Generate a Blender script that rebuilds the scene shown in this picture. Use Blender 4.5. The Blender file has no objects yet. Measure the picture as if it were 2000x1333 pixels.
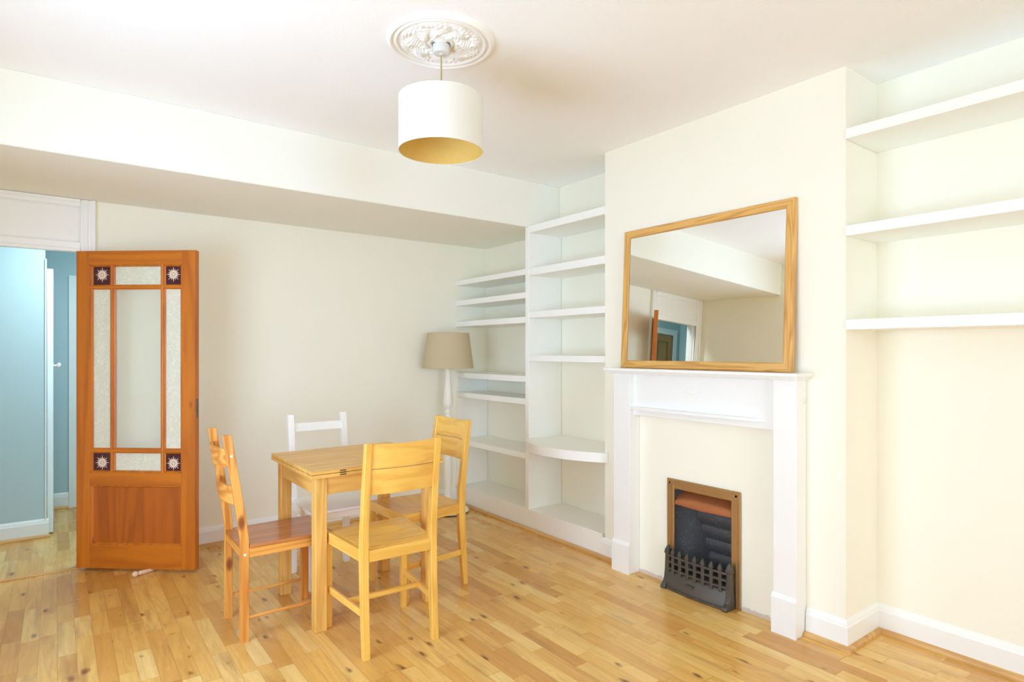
import bpy, bmesh, math, random
from mathutils import Vector, Matrix
random.seed(7)
S = bpy.context.scene
COL = S.collection
PI = math.pi

# ------------------------------------------------------------------ materials
def srgb(r, g, b):
    f = lambda c: (c/255/12.92) if c/255 <= .04045 else ((c/255+.055)/1.055)**2.4
    return (f(r), f(g), f(b), 1)

def newmat(name):
    m = bpy.data.materials.new(name); m.use_nodes = True
    nt = m.node_tree; nt.nodes.clear()
    out = nt.nodes.new('ShaderNodeOutputMaterial')
    b = nt.nodes.new('ShaderNodeBsdfPrincipled')
    nt.links.new(b.outputs[0], out.inputs[0])
    return m, nt, b, out

def N(nt, kind, **kw):
    n = nt.nodes.new(kind)
    for k, v in kw.items():
        if k.startswith('i_'):
            n.inputs[int(k[2:])].default_value = v
        else:
            setattr(n, k, v)
    return n

def L(nt, a, b): nt.links.new(a, b)

def math_n(nt, op, a, b=None, c=None):
    n = nt.nodes.new('ShaderNodeMath'); n.operation = op
    for i, v in enumerate((a, b, c)):
        if v is None: continue
        if isinstance(v, (int, float)): n.inputs[i].default_value = v
        else: nt.links.new(v, n.inputs[i])
    return n.outputs[0]

def mixc(nt, fac, a, b, mode='MIX'):
    n = nt.nodes.new('ShaderNodeMix'); n.data_type = 'RGBA'; n.blend_type = mode
    for s, v in ((n.inputs[0], fac), (n.inputs[6], a), (n.inputs[7], b)):
        if isinstance(v, (int, float)): s.default_value = v
        elif isinstance(v, tuple): s.default_value = v
        else: nt.links.new(v, s)
    return n.outputs[2]

def ramp(nt, fac, stops):
    n = nt.nodes.new('ShaderNodeValToRGB'); cr = n.color_ramp
    while len(cr.elements) < len(stops): cr.elements.new(.5)
    for e, (p, c) in zip(cr.elements, stops):
        e.position = p; e.color = c if isinstance(c, tuple) else (c, c, c, 1)
    nt.links.new(fac, n.inputs[0])
    return n.outputs[0]

def paint(name, col, rough=.6, bump=.0, bscale=60, var=.02, spec=.35, coat=0):
    m, nt, b, out = newmat(name)
    tc = N(nt, 'ShaderNodeTexCoord')
    n = N(nt, 'ShaderNodeTexNoise'); n.inputs['Scale'].default_value = 2.2; n.inputs['Detail'].default_value = 4
    L(nt, tc.outputs['Object'], n.inputs['Vector'])
    dk = tuple(c*(1-var) for c in col[:3])+(1,)
    L(nt, mixc(nt, n.outputs[0], dk, col), b.inputs['Base Color'])
    b.inputs['Roughness'].default_value = rough
    b.inputs['Specular IOR Level'].default_value = spec
    b.inputs['Coat Weight'].default_value = coat
    if bump:
        n2 = N(nt, 'ShaderNodeTexNoise'); n2.inputs['Scale'].default_value = bscale; n2.inputs['Detail'].default_value = 3
        L(nt, tc.outputs['Object'], n2.inputs['Vector'])
        bp = N(nt, 'ShaderNodeBump'); bp.inputs['Strength'].default_value = bump; bp.inputs['Distance'].default_value = .004
        L(nt, n2.outputs[0], bp.inputs['Height']); L(nt, bp.outputs[0], b.inputs['Normal'])
    return m

def wood(name, light, dark, axis='Z', rough=.35, ring=1.0, knots=0.0, spec=.5, fine=.5, knotcol=None, coat=0, seed=0, con=.42, kscale=5.0):
    """grain runs along the given local axis"""
    m, nt, b, out = newmat(name)
    tc = N(nt, 'ShaderNodeTexCoord')
    mp = N(nt, 'ShaderNodeMapping')
    sc = {'X': (.07, 1, 1), 'Y': (1, .07, 1), 'Z': (1, 1, .07)}[axis]
    mp.inputs['Scale'].default_value = sc
    mp.inputs['Location'].default_value = (seed*1.7, seed*2.3, seed*.9)
    L(nt, tc.outputs['Object'], mp.inputs[0])
    base = N(nt, 'ShaderNodeTexNoise'); base.inputs['Scale'].default_value = 7*ring; base.inputs['Detail'].default_value = 2
    base.inputs['Distortion'].default_value = .3
    L(nt, mp.outputs[0], base.inputs['Vector'])
    s = math_n(nt, 'MULTIPLY', base.outputs[0], 42.0)
    s = math_n(nt, 'SINE', s)
    s = math_n(nt, 'MULTIPLY_ADD', s, .5, .5)
    s = math_n(nt, 'POWER', s, 1.6)
    fn = N(nt, 'ShaderNodeTexNoise'); fn.inputs['Scale'].default_value = 130; fn.inputs['Detail'].default_value = 3
    L(nt, mp.outputs[0], fn.inputs['Vector'])
    big = N(nt, 'ShaderNodeTexNoise'); big.inputs['Scale'].default_value = 9; big.inputs['Detail'].default_value = 1
    L(nt, mp.outputs[0], big.inputs['Vector'])
    f = math_n(nt, 'MULTIPLY', s, con)
    f = math_n(nt, 'MULTIPLY_ADD', fn.outputs[0], fine, f)
    f = math_n(nt, 'MULTIPLY_ADD', big.outputs[0], .5, f)
    f = math_n(nt, 'SUBTRACT', f, .25+fine*.25)
    col = ramp(nt, f, [(0.0, light), (1.0, dark)])
    if knots > 0:
        mk = N(nt, 'ShaderNodeMapping')
        mk.inputs['Scale'].default_value = {'X': (.45, 1, 1), 'Y': (1, .45, 1), 'Z': (1, 1, .45)}[axis]
        mk.inputs['Location'].default_value = (seed*3.1+.13, seed*1.3+.4, seed*.7)
        L(nt, tc.outputs['Object'], mk.inputs[0])
        v = N(nt, 'ShaderNodeTexVoronoi'); v.inputs['Scale'].default_value = kscale
        L(nt, mk.outputs[0], v.inputs['Vector'])
        k = ramp(nt, v.outputs['Distance'], [(0.0, 1.0), (knots*.5, .85), (knots, 0.0)])
        col = mixc(nt, k, col, knotcol or tuple(c*.35 for c in dark[:3])+(1,))
    L(nt, col, b.inputs['Base Color'])
    r = math_n(nt, 'MULTIPLY_ADD', fn.outputs[0], .15, rough-.07)
    L(nt, r, b.inputs['Roughness'])
    b.inputs['Specular IOR Level'].default_value = spec
    b.inputs['Coat Weight'].default_value = coat
    b.inputs['Coat Roughness'].default_value = .15
    bp = N(nt, 'ShaderNodeBump'); bp.inputs['Strength'].default_value = .12; bp.inputs['Distance'].default_value = .002
    L(nt, f, bp.inputs['Height']); L(nt, bp.outputs[0], b.inputs['Normal'])
    return m

def woodset(name, *a, **k):
    return {ax: wood(name+'_'+ax, *a, axis=ax, **k) for ax in 'XYZ'}

def plain(name, col, rough=.5, metal=0, spec=.5, bump=0, bs=80):
    m, nt, b, out = newmat(name)
    tc = N(nt, 'ShaderNodeTexCoord')
    n = N(nt, 'ShaderNodeTexNoise'); n.inputs['Scale'].default_value = bs; n.inputs['Detail'].default_value = 4
    L(nt, tc.outputs['Object'], n.inputs['Vector'])
    dk = tuple(c*.85 for c in col[:3])+(1,)
    L(nt, mixc(nt, n.outputs[0], dk, col), b.inputs['Base Color'])
    b.inputs['Roughness'].default_value = rough
    b.inputs['Metallic'].default_value = metal
    b.inputs['Specular IOR Level'].default_value = spec
    if bump:
        bp = N(nt, 'ShaderNodeBump'); bp.inputs['Strength'].default_value = bump; bp.inputs['Distance'].default_value = .003
        L(nt, n.outputs[0], bp.inputs['Height']); L(nt, bp.outputs[0], b.inputs['Normal'])
    return m

def floor_mat():
    m, nt, b, out = newmat('oak_strip_floor')
    tc = N(nt, 'ShaderNodeTexCoord')
    sp = N(nt, 'ShaderNodeSeparateXYZ'); L(nt, tc.outputs['Object'], sp.inputs[0])
    W = .068
    u = math_n(nt, 'DIVIDE', sp.outputs[0], W)
    row = math_n(nt, 'FLOOR', u); fu = math_n(nt, 'FRACT', u)
    wn = N(nt, 'ShaderNodeTexWhiteNoise', noise_dimensions='1D'); L(nt, row, wn.inputs['W'])
    wn2 = N(nt, 'ShaderNodeTexWhiteNoise', noise_dimensions='1D'); L(nt, math_n(nt, 'ADD', row, 71.3), wn2.inputs['W'])
    ln = math_n(nt, 'MULTIPLY_ADD', wn2.outputs[0], .16, .36)
    v = math_n(nt, 'DIVIDE', math_n(nt, 'MULTIPLY_ADD', wn.outputs[0], 5.0, sp.outputs[1]), ln)
    # uneven block lengths: warp v a little
    v = math_n(nt, 'MULTIPLY_ADD', math_n(nt, 'SINE', math_n(nt, 'MULTIPLY', v, 2.4)), .22, v)
    cell = math_n(nt, 'FLOOR', v); fv = math_n(nt, 'FRACT', v)
    cid = N(nt, 'ShaderNodeCombineXYZ'); L(nt, row, cid.inputs[0]); L(nt, cell, cid.inputs[1])
    w3 = N(nt, 'ShaderNodeTexWhiteNoise', noise_dimensions='3D'); L(nt, cid.outputs[0], w3.inputs['Vector'])
    ws = N(nt, 'ShaderNodeSeparateColor'); L(nt, w3.outputs['Color'], ws.inputs[0])
    # grain coordinates, shifted per block
    gx = math_n(nt, 'MULTIPLY_ADD', ws.outputs[0], 13.0, sp.outputs[0])
    gy = math_n(nt, 'MULTIPLY_ADD', ws.outputs[1], 17.0, sp.outputs[1])
    gc = N(nt, 'ShaderNodeCombineXYZ')
    L(nt, gx, gc.inputs[0]); L(nt, math_n(nt, 'MULTIPLY', gy, .10), gc.inputs[1]); L(nt, ws.outputs[2], gc.inputs[2])
    n1 = N(nt, 'ShaderNodeTexNoise'); n1.inputs['Scale'].default_value = 9; n1.inputs['Detail'].default_value = 2; n1.inputs['Distortion'].default_value = .6
    L(nt, gc.outputs[0], n1.inputs['Vector'])
    rings = math_n(nt, 'MULTIPLY_ADD', math_n(nt, 'SINE', math_n(nt, 'MULTIPLY', n1.outputs[0], 48.0)), .5, .5)
    n2 = N(nt, 'ShaderNodeTexNoise'); n2.inputs['Scale'].default_value = 170; n2.inputs['Detail'].default_value = 4
    L(nt, gc.outputs[0], n2.inputs['Vector'])
    base = ramp(nt, ws.outputs[0], [(0, srgb(208, 150, 72)), (.15, srgb(226, 172, 90)), (.5, srgb(238, 190, 104)), (.85, srgb(244, 202, 120)), (1, srgb(248, 214, 138))])
    g = math_n(nt, 'MULTIPLY_ADD', rings, .16, math_n(nt, 'MULTIPLY', n2.outputs[0], .34))
    col = mixc(nt, g, base, srgb(168, 114, 48))
    # large soft tone drift
    n3 = N(nt, 'ShaderNodeTexNoise'); n3.inputs['Scale'].default_value = 3.5; n3.inputs['Detail'].default_value = 3
    L(nt, tc.outputs['Object'], n3.inputs['Vector'])
    # knots (elongated along the boards), only in some cells
    kc = N(nt, 'ShaderNodeCombineXYZ'); L(nt, gx, kc.inputs[0]); L(nt, math_n(nt, 'MULTIPLY', gy, .42), kc.inputs[1])
    wob = N(nt, 'ShaderNodeTexNoise'); wob.inputs['Scale'].default_value = 25; wob.inputs['Detail'].default_value = 3
    L(nt, kc.outputs[0], wob.inputs['Vector'])
    vm = N(nt, 'ShaderNodeVectorMath', operation='MULTIPLY_ADD'); L(nt, wob.outputs['Color'], vm.inputs[0]); vm.inputs[1].default_value = (.03, .03, 0); L(nt, kc.outputs[0], vm.inputs[2])
    vo = N(nt, 'ShaderNodeTexVoronoi', voronoi_dimensions='2D'); vo.inputs['Scale'].default_value = 8.0
    L(nt, vm.outputs[0], vo.inputs['Vector'])
    vs = N(nt, 'ShaderNodeSeparateColor'); L(nt, vo.outputs['Color'], vs.inputs[0])
    kr = math_n(nt, 'SUBTRACT', .15, math_n(nt, 'MULTIPLY', vs.outputs[0], .20))
    kk = math_n(nt, 'SUBTRACT', kr, vo.outputs['Distance'])
    kk = ramp(nt, math_n(nt, 'MULTIPLY', kk, 9.0), [(0, 0.0), (.3, .3), (.8, .8), (1, .92)])
    col = mixc(nt, kk, col, srgb(112, 70, 36))
    # streaky mineral stains
    st = N(nt, 'ShaderNodeTexNoise'); st.inputs['Scale'].default_value = 16; st.inputs['Detail'].default_value = 4
    L(nt, gc.outputs[0], st.inputs['Vector'])
    sk = ramp(nt, st.outputs[0], [(.55, 0.0), (.75, .6)])
    col = mixc(nt, sk, col, srgb(150, 98, 52))
    # joints
    e1 = math_n(nt, 'MINIMUM', fu, math_n(nt, 'SUBTRACT', 1.0, fu))
    e2 = math_n(nt, 'MULTIPLY', math_n(nt, 'MINIMUM', fv, math_n(nt, 'SUBTRACT', 1.0, fv)), math_n(nt, 'DIVIDE', ln, W))
    ed = math_n(nt, 'MINIMUM', e1, e2)
    j = ramp(nt, ed, [(0, .55), (.022, 0.0)])
    col = mixc(nt, j, col, srgb(120, 78, 36))
    L(nt, col, b.inputs['Base Color'])
    rr = math_n(nt, 'MULTIPLY_ADD', n3.outputs[0], .18, .17)
    L(nt, rr, b.inputs['Roughness'])
    b.inputs['Specular IOR Level'].default_value = .55
    bp = N(nt, 'ShaderNodeBump'); bp.inputs['Strength'].default_value = .15; bp.inputs['Distance'].default_value = .0015
    L(nt, math_n(nt, 'SUBTRACT', math_n(nt, 'MULTIPLY', n2.outputs[0], .3), j), bp.inputs['Height']); L(nt, bp.outputs[0], b.inputs['Normal'])
    return m

M = {}
M['wall'] = paint('cream_wall_paint', srgb(246, 242, 226), .75, .12, 90)
M['ceil'] = paint('ceiling_paint', srgb(251, 250, 249), .85, .25, 130)
M['beam'] = paint('bulkhead_paint', srgb(244, 242, 231), .75, .25, 110)
M['trim'] = paint('white_gloss_paint', srgb(243, 242, 239), .32, 0, spec=.5)
M['shelf'] = paint('white_satin_shelf_paint', srgb(247, 246, 241), .45, .05, 90, spec=.4)
M['blue'] = paint('pale_blue_hall_paint', srgb(182, 208, 213), .75, .1, 90)
M['halltrim'] = paint('hall_white_trim', srgb(232, 240, 240), .4)
M['floor'] = floor_mat()
M['quad'] = woodset('oak_beading', srgb(222, 176, 108), srgb(176, 122, 60), rough=.4)
M['oak'] = woodset('pale_oak', srgb(243, 196, 98), srgb(214, 152, 56), rough=.34, ring=1.2, coat=.15)
M['table'] = woodset('table_oak', srgb(236, 188, 104), srgb(200, 142, 62), rough=.42, ring=1.3, coat=.08)
M['pine'] = woodset('amber_pine', srgb(232, 168, 84), srgb(196, 118, 42), rough=.35, ring=1.6, knots=.14, knotcol=srgb(128, 62, 28), coat=.1, con=.75, kscale=7.0)
M['pine_seat'] = woodset('red_brown_pine', srgb(190, 120, 66), srgb(148, 82, 40), rough=.3, coat=.3, spec=.5)
M['door'] = woodset('orange_pine_door', srgb(206, 118, 22), srgb(162, 78, 10), rough=.42, ring=.8, knots=.1, knotcol=srgb(92, 34, 12), coat=.1, con=.42, kscale=5.0)
M['door_panel'] = woodset('brown_pine_panel', srgb(186, 98, 22), srgb(146, 70, 16), rough=.45, ring=.9, con=.45)
M['hallpine'] = woodset('bare_pine', srgb(176, 140, 90), srgb(120, 84, 44), rough=.6, knots=.16)
M['mframe'] = woodset('mirror_oak', srgb(226, 176, 98), srgb(184, 124, 52), rough=.4, ring=2.6, fine=.3, con=.6)
M['white_wood'] = paint('white_painted_wood', srgb(247, 246, 242), .4)
M['lampwhite'] = paint('lamp_white', srgb(244, 241, 232), .4)
M['plastic'] = plain('white_plastic', srgb(232, 230, 224), .35)
M['iron'] = plain('black_cast_iron', srgb(92, 86, 78), .38, .4, .5, .6, 160)
M['soot'] = plain('sooty_firebrick', srgb(92, 90, 90), .42, .2, .5, .7, 120)
M['bronze'] = plain('bronzed_trim', srgb(190, 150, 98), .38, .65, .5, .1, 30)
M['copper'] = plain('copper_hood', srgb(192, 122, 78), .35, .6, .5, .2, 30)
M['steel'] = plain('dull_steel', srgb(130, 122, 108), .4, .8)
M['dark'] = plain('dark_parts_gap_shade', srgb(40, 34, 28), .7)
M['rubber'] = plain('black_felt', srgb(40, 38, 36), .8)
M['gold'] = plain('gold_lining', srgb(232, 194, 104), .55, 0.1)
M['peg'] = plain('bare_turned_wood', srgb(240, 208, 176), .6)
M['rough_plaster'] = plain('broken_plaster', srgb(222, 206, 192), .9, 0, .3, .9, 220)
M['cord'] = plain('gold_flex', srgb(186, 166, 104), .5)

def fabric(name, col, sc=700, transl=.25):
    m, nt, b, out = newmat(name)
    tc = N(nt, 'ShaderNodeTexCoord')
    w = N(nt, 'ShaderNodeTexNoise'); w.inputs['Scale'].default_value = 160; w.inputs['Detail'].default_value = 2
    mp = N(nt, 'ShaderNodeMapping'); mp.inputs['Scale'].default_value = (1, 1, 4)
    L(nt, tc.outputs['Object'], mp.inputs[0]); L(nt, mp.outputs[0], w.inputs['Vector'])
    dk = tuple(c*.88 for c in col[:3])+(1,)
    c = mixc(nt, w.outputs[0], dk, col)
    L(nt, c, b.inputs['Base Color']); b.inputs['Roughness'].default_value = .9
    b.inputs['Specular IOR Level'].default_value = .2
    tr = N(nt, 'ShaderNodeBsdfTranslucent'); L(nt, c, tr.inputs[0])
    mx = N(nt, 'ShaderNodeMixShader'); mx.inputs[0].default_value = transl
    L(nt, b.outputs[0], mx.inputs[1]); L(nt, tr.outputs[0], mx.inputs[2]); L(nt, mx.outputs[0], out.inputs[0])
    return m
M['shade_w'] = fabric('cream_drum_fabric', srgb(246, 243, 232), transl=.12)
M['shade_t'] = fabric('taupe_linen', srgb(212, 196, 160), transl=.08)

def glass_mat(name, tint, alpha, rough, pattern=False):
    m, nt, b, out = newmat(name)
    tp = N(nt, 'ShaderNodeBsdfTransparent'); tp.inputs[0].default_value = tint
    b.inputs['Base Color'].default_value = srgb(244, 250, 240); b.inputs['Roughness'].default_value = rough
    b.inputs['Specular IOR Level'].default_value = .5
    mx = N(nt, 'ShaderNodeMixShader')
    L(nt, tp.outputs[0], mx.inputs[1]); L(nt, b.outputs[0], mx.inputs[2])
    if pattern:
        tc = N(nt, 'ShaderNodeTexCoord')
        n = N(nt, 'ShaderNodeTexNoise'); n.inputs['Scale'].default_value = 26; n.inputs['Detail'].default_value = 1; n.inputs['Distortion'].default_value = 1.6
        L(nt, tc.outputs['Object'], n.inputs['Vector'])
        f = math_n(nt, 'ABSOLUTE', math_n(nt, 'SUBTRACT', n.outputs[0], .5))
        r = ramp(nt, f, [(0, alpha-.08), (.03, alpha-.05), (.06, alpha)])
        L(nt, r, mx.inputs[0])
        L(nt, mixc(nt, ramp(nt, f, [(0, 1.0), (.06, 0.0)]), srgb(226, 226, 206), srgb(250, 250, 240)), b.inputs['Base Color'])
    else:
        mx.inputs[0].default_value = alpha
    L(nt, mx.outputs[0], out.inputs[0])
    return m
M['clear'] = glass_mat('clear_glass_painted_haze', (.985, 1, .99, 1), .22, .08)  # white haze mixed in stands for window reflection on the clear pane
M['etched'] = glass_mat('etched_door_glass', (.97, .98, .96, 1), .86, .45, True)
M['winglass'] = glass_mat('window_glass', (.98, .99, .99, 1), .04, .02)
M['ruby'] = plain('plum_glass', srgb(74, 24, 42), .12, 0, .6)
M['star'] = plain('etched_star_glass', srgb(240, 218, 200), .4)
M['ring'] = plain('etched_ring_glass', srgb(176, 150, 104), .4)
def specks(m, thr=.66):
    nt = m.node_tree; b = [n for n in nt.nodes if n.type == 'BSDF_PRINCIPLED'][0]
    src = b.inputs['Base Color'].links[0].from_socket
    tc = N(nt, 'ShaderNodeTexCoord'); n = N(nt, 'ShaderNodeTexNoise'); n.inputs['Scale'].default_value = 210; n.inputs['Detail'].default_value = 2
    L(nt, tc.outputs['Object'], n.inputs['Vector'])
    n2 = N(nt, 'ShaderNodeTexNoise'); n2.inputs['Scale'].default_value = 14
    L(nt, tc.outputs['Object'], n2.inputs['Vector'])
    f = ramp(nt, math_n(nt, 'MULTIPLY', n.outputs[0], math_n(nt, 'MULTIPLY_ADD', n2.outputs[0], .5, .75)), [(thr, 0.0), (thr+.05, .8)])
    L(nt, mixc(nt, f, src, srgb(190, 184, 176)), b.inputs['Base Color'])
specks(M['soot'])
mm, nt, b, out = newmat('mirror_silvering')
b.inputs['Base Color'].default_value = (.93, .94, .90, 1); b.inputs['Metallic'].default_value = 1; b.inputs['Roughness'].default_value = .0
M['mirror'] = mm

# ------------------------------------------------------------------ geometry helpers
class MB:
    def __init__(s): s.bm = bmesh.new()
    def _new(s, fn):
        n = len(s.bm.verts); fn(); s.bm.verts.ensure_lookup_table()
        return s.bm.verts[n:]
    def box(s, x0, x1, y0, y1, z0, z1, bev=.0015, T=None, seg=1):
        r = bmesh.ops.create_cube(s.bm, size=1)
        vs = r['verts']
        for v in vs:
            v.co = Vector(((x0+x1)/2+v.co.x*(x1-x0), (y0+y1)/2+v.co.y*(y1-y0), (z0+z1)/2+v.co.z*(z1-z0)))
        if T is not None: bmesh.ops.transform(s.bm, matrix=T, verts=vs)
        if bev > 0:
            es = list({e for v in vs for e in v.link_edges})
            bmesh.ops.bevel(s.bm, geom=es, offset=bev, segments=seg, affect='EDGES', profile=.5, clamp_overlap=True)
        return s
    def hexa(s, p, bev=.0015):
        """8 points: bottom loop 4 then top loop 4"""
        vs = [s.bm.verts.new(q) for q in p]
        fs = [(3, 2, 1, 0), (4, 5, 6, 7), (0, 1, 5, 4), (1, 2, 6, 5), (2, 3, 7, 6), (3, 0, 4, 7)]
        for f in fs: s.bm.faces.new([vs[i] for i in f])
        if bev > 0:
            es = list({e for v in vs for e in v.link_edges})
            bmesh.ops.bevel(s.bm, geom=es, offset=bev, segments=1, affect='EDGES', clamp_overlap=True)
        return s
    def loft(s, rings, cap=True, closed=True):
        prev = None; first = None
        for r in rings:
            vs = [s.bm.verts.new(q) for q in r]
            if prev:
                n = len(vs)
                for i in range(n if closed else n-1):
                    j = (i+1) % n
                    s.bm.faces.new((prev[i], prev[j], vs[j], vs[i]))
            else: first = vs
            prev = vs
        if cap:
            s.bm.faces.new(list(reversed(first))); s.bm.faces.new(prev)
        return s
    def prism(s, prof, axis, a0, a1, T=None, n=1):
        def pt(p, a):
            return {'X': (a, p[0], p[1]), 'Y': (p[0], a, p[1]), 'Z': (p[0], p[1], a)}[axis]
        rings = []
        for k in range(n+1):
            a = a0+(a1-a0)*k/n
            rings.append([Vector(pt(p, a)) for p in prof])
        if T is not None: rings = [[T @ q for q in r] for r in rings]
        return s.loft(rings)
    def lathe(s, prof, c=(0, 0, 0), seg=48, cap=True):
        rings = []
        for r, z in prof:
            rings.append([Vector((c[0]+r*math.cos(2*PI*i/seg), c[1]+r*math.sin(2*PI*i/seg), c[2]+z)) for i in range(seg)])
        return s.loft(rings, cap)
    def tube(s, pts, r, seg=10):
        pts = [Vector(p) for p in pts]; rings = []
        for i, p in enumerate(pts):
            d = (pts[min(i+1, len(pts)-1)]-pts[max(i-1, 0)]).normalized()
            a = d.cross(Vector((0, 0, 1)));
            if a.length < .01: a = d.cross(Vector((1, 0, 0)))
            a.normalize(); b2 = d.cross(a).normalized()
            rr = r[i] if isinstance(r, (list, tuple)) else r
            rings.append([p+a*math.cos(2*PI*k/seg)*rr+b2*math.sin(2*PI*k/seg)*rr for k in range(seg)])
        return s.loft(rings)
    def build(s, name, mat, parent=None, smooth=False, angle=35):
        bmesh.ops.recalc_face_normals(s.bm, faces=s.bm.faces)
        me = bpy.data.meshes.new(name); s.bm.to_mesh(me); s.bm.free()
        me.materials.append(mat)
        if smooth:
            for p in me.polygons: p.use_smooth = True
            me.set_sharp_from_angle(angle=math.radians(angle))
        o = bpy.data.objects.new(name, me); COL.objects.link(o)
        if parent: o.parent = parent
        return o

def empty(name, loc=(0, 0, 0), rz=0, label=None, cat=None, group=None):
    o = bpy.data.objects.new(name, None); COL.objects.link(o)
    o.location = loc; o.rotation_euler = (0, 0, rz); o.empty_display_size = .1
    return tag(o, label, cat, group)
def tag(o, label=None, cat=None, group=None):
    if label: o['label'] = label
    if cat: o['category'] = cat
    if group: o['group'] = group
    return o
def struct(o): o['kind'] = 'structure'; return o
def B(name, mat, parent, *a, **k): return MB().box(*a, **k).build(name, mat, parent)

# ------------------------------------------------------------------ dimensions
H = 2.64                 # ceiling
XL, YB, YF = -.78, 4.61, -4.2
XB = 2.85                # chimney breast face
XA = 3.17                # alcove back
YC0, YC1 = 1.276, 2.78   # breast extent
ZB, YK = 2.29, 3.585     # bulkhead

# ------------------------------------------------------------------ floor / ceiling / walls
struct(B('floor', M['floor'], None, XL-.1, XA+.1, YF-.1, YB+.001, -.06, 0, bev=0))
struct(B('ceiling', M['ceil'], None, XL-.1, XA+.1, YF-.1, YB+.1, H, H+.06, bev=0))
struct(B('ceiling_bulkhead', M['beam'], None, XL, XA, YK, YB, ZB, H, bev=.004))
# wall_back with door opening X -.66 .. .09, head 1.975
DX0, DX1, DH = -.665, .115, 1.975
mb = MB(); mb.box(XL-.1, DX0-.03, YB, YB+.1, 0, H, bev=0); mb.box(DX1+.03, XA+.1, YB, YB+.1, 0, H, bev=0); mb.box(DX0-.03, DX1+.03, YB, YB+.1, DH+.03, H, bev=0)
struct(mb.build('wall_back', M['wall']))
# right wall: plan outline with chimney breast, fireplace opening cut as separate boxes
OY0, OY1, OZ = 1.835, 2.235, .572
mb = MB()
mb.box(XA, XA+.1, YF-.1, YB, 0, H, bev=0)
mb.box(XB, XA, YC0, OY0, 0, H, bev=0); mb.box(XB, XA, OY1, YC1, 0, H, bev=0); mb.box(XB, XA, OY0, OY1, OZ, H, bev=0)
struct(mb.build('wall_right', M['wall']))
# front wall (behind the camera) and left wall, with tall windows out of the picture
def window_wall(name, axis, span, wins, z0, z1, first):
    """axis 'X': wall runs along X at y=YF ; axis 'Y': wall runs along Y at x=XL"""
    mb = MB(); p = span[0]
    def bx(a, c, lo, hi):
        if axis == 'X': mb.box(a, c, YF-.2, YF, lo, hi, bev=0)
        else: mb.box(XL-.2, XL, a, c, lo, hi, bev=0)
    for a, c in wins:
        bx(p, a, 0, H); bx(a, c, 0, z0); bx(a, c, z1, H); p = c
    bx(p, span[1], 0, H)
    struct(mb.build(name, M['wall']))
    for i, (a, c) in enumerate(wins):
        loc = ((a+c)/2, YF-.1, z0) if axis == 'X' else (XL-.1, (a+c)/2, z0)
        w = struct(empty('window_%d' % (i+first), loc, 0 if axis == 'X' else -PI/2))
        hw = (c-a)/2; hh = z1-z0; mb = MB()
        for s in (-1, 1): mb.box(min(s*hw, s*(hw-.05)), max(s*hw, s*(hw-.05)), -.03, .03, 0, hh)
        mb.box(-hw, hw, -.03, .03, 0, .05); mb.box(-hw, hw, -.03, .03, hh-.05, hh); mb.box(-hw, hw, -.025, .025, hh/2-.02, hh/2+.02); mb.box(-.02, .02, -.025, .025, 0, hh)
        mb.build('window_frame', M['trim'], w)
        B('window_sill', M['trim'], w, -hw, hw, .03, .14, -.001, .02)
        B('window_pane', M['winglass'], w, -hw, hw, -.003, .003, .02, hh-.02, bev=0)
        li = bpy.data.lights.new('daylight_portal', 'AREA'); li.shape = 'RECTANGLE'; li.size = c-a; li.size_y = z1-z0
        li.cycles.is_portal = True
        lo = bpy.data.objects.new('daylight_portal', li); COL.objects.link(lo)
        if axis == 'X': lo.location = ((a+c)/2, YF-.21, (z0+z1)/2); lo.rotation_euler = (PI/2, 0, 0)
        else: lo.location = (XL-.21, (a+c)/2, (z0+z1)/2); lo.rotation_euler = (PI/2, 0, -PI/2)
window_wall('wall_front', 'X', (XL-.1, XA+.1), [(-.7, 1.2)], .25, 2.45, 1)
window_wall('wall_left', 'Y', (YF-.2, YB), [(1.0, 2.8)], .4, 1.85, 2)  # left window added, its place chosen for side light on the room

# ------------------------------------------------------------------ skirting boards
SK = [(0, 0), (.015, 0), (.015, .102), (.012, .108), (.010, .118), (.006, .126), (0, .134)]
QD = [(0, 0), (.021, 0), (.021, .006), (.019, .013), (.014, .019), (.007, .022), (0, .023)]
def strip(name, prof, mat, segs):
    """segs: list of (p0, p1, normal) runs along a wall; normal points into the room"""
    mb = MB()
    for p0, p1, n in segs:
        nn = Vector((n[0], n[1], 0))
        r0 = [Vector((p0[0], p0[1], 0))+nn*a+Vector((0, 0, z)) for a, z in prof]
        r1 = [Vector((p1[0], p1[1], 0))+nn*a+Vector((0, 0, z)) for a, z in prof]
        mb.loft([r0, r1])
    return mb.build(name, mat)
def mitred(name, prof, mat, path, normals):
    """path of plan points, with a normal per leg; mitred joins"""
    mb = MB(); rings = []
    for i, p in enumerate(path):
        if i == 0: m = Vector(normals[0])
        elif i == len(path)-1: m = Vector(normals[-1])
        else:
            a, c = Vector(normals[i-1]), Vector(normals[i]); m = (a+c)
        rings.append([Vector((p[0]+m.x*o, p[1]+m.y*o, z)) for o, z in prof])
    mb.loft(rings)
    return mb.build(name, mat)
struct(mitred('baseboard_back', SK, M['trim'], [(.19, YB), (XB, YB)], [(0, -1)]))
struct(mitred('trim_1', QD, M['quad']['X'], [(.19, YB-.015), (2.815, YB-.015)], [(0, -1)]))
struct(mitred('baseboard_right', SK, M['trim'], [(XB, 1.452), (XB, YC0), (XA, YC0), (XA, YF)], [(-1, 0), (0, -1), (-1, 0)]))
struct(mitred('trim_2', QD, M['quad']['Y'], [(XB-.015, 1.452), (XB-.015, YC0-.015), (XA-.015, YC0-.015), (XA-.015, YF)], [(-1, 0), (0, -1), (-1, 0)]))
struct(mitred('baseboard_breast', SK, M['trim'], [(XB, 2.80), (XB, 2.62)], [(-1, 0)]))
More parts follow.
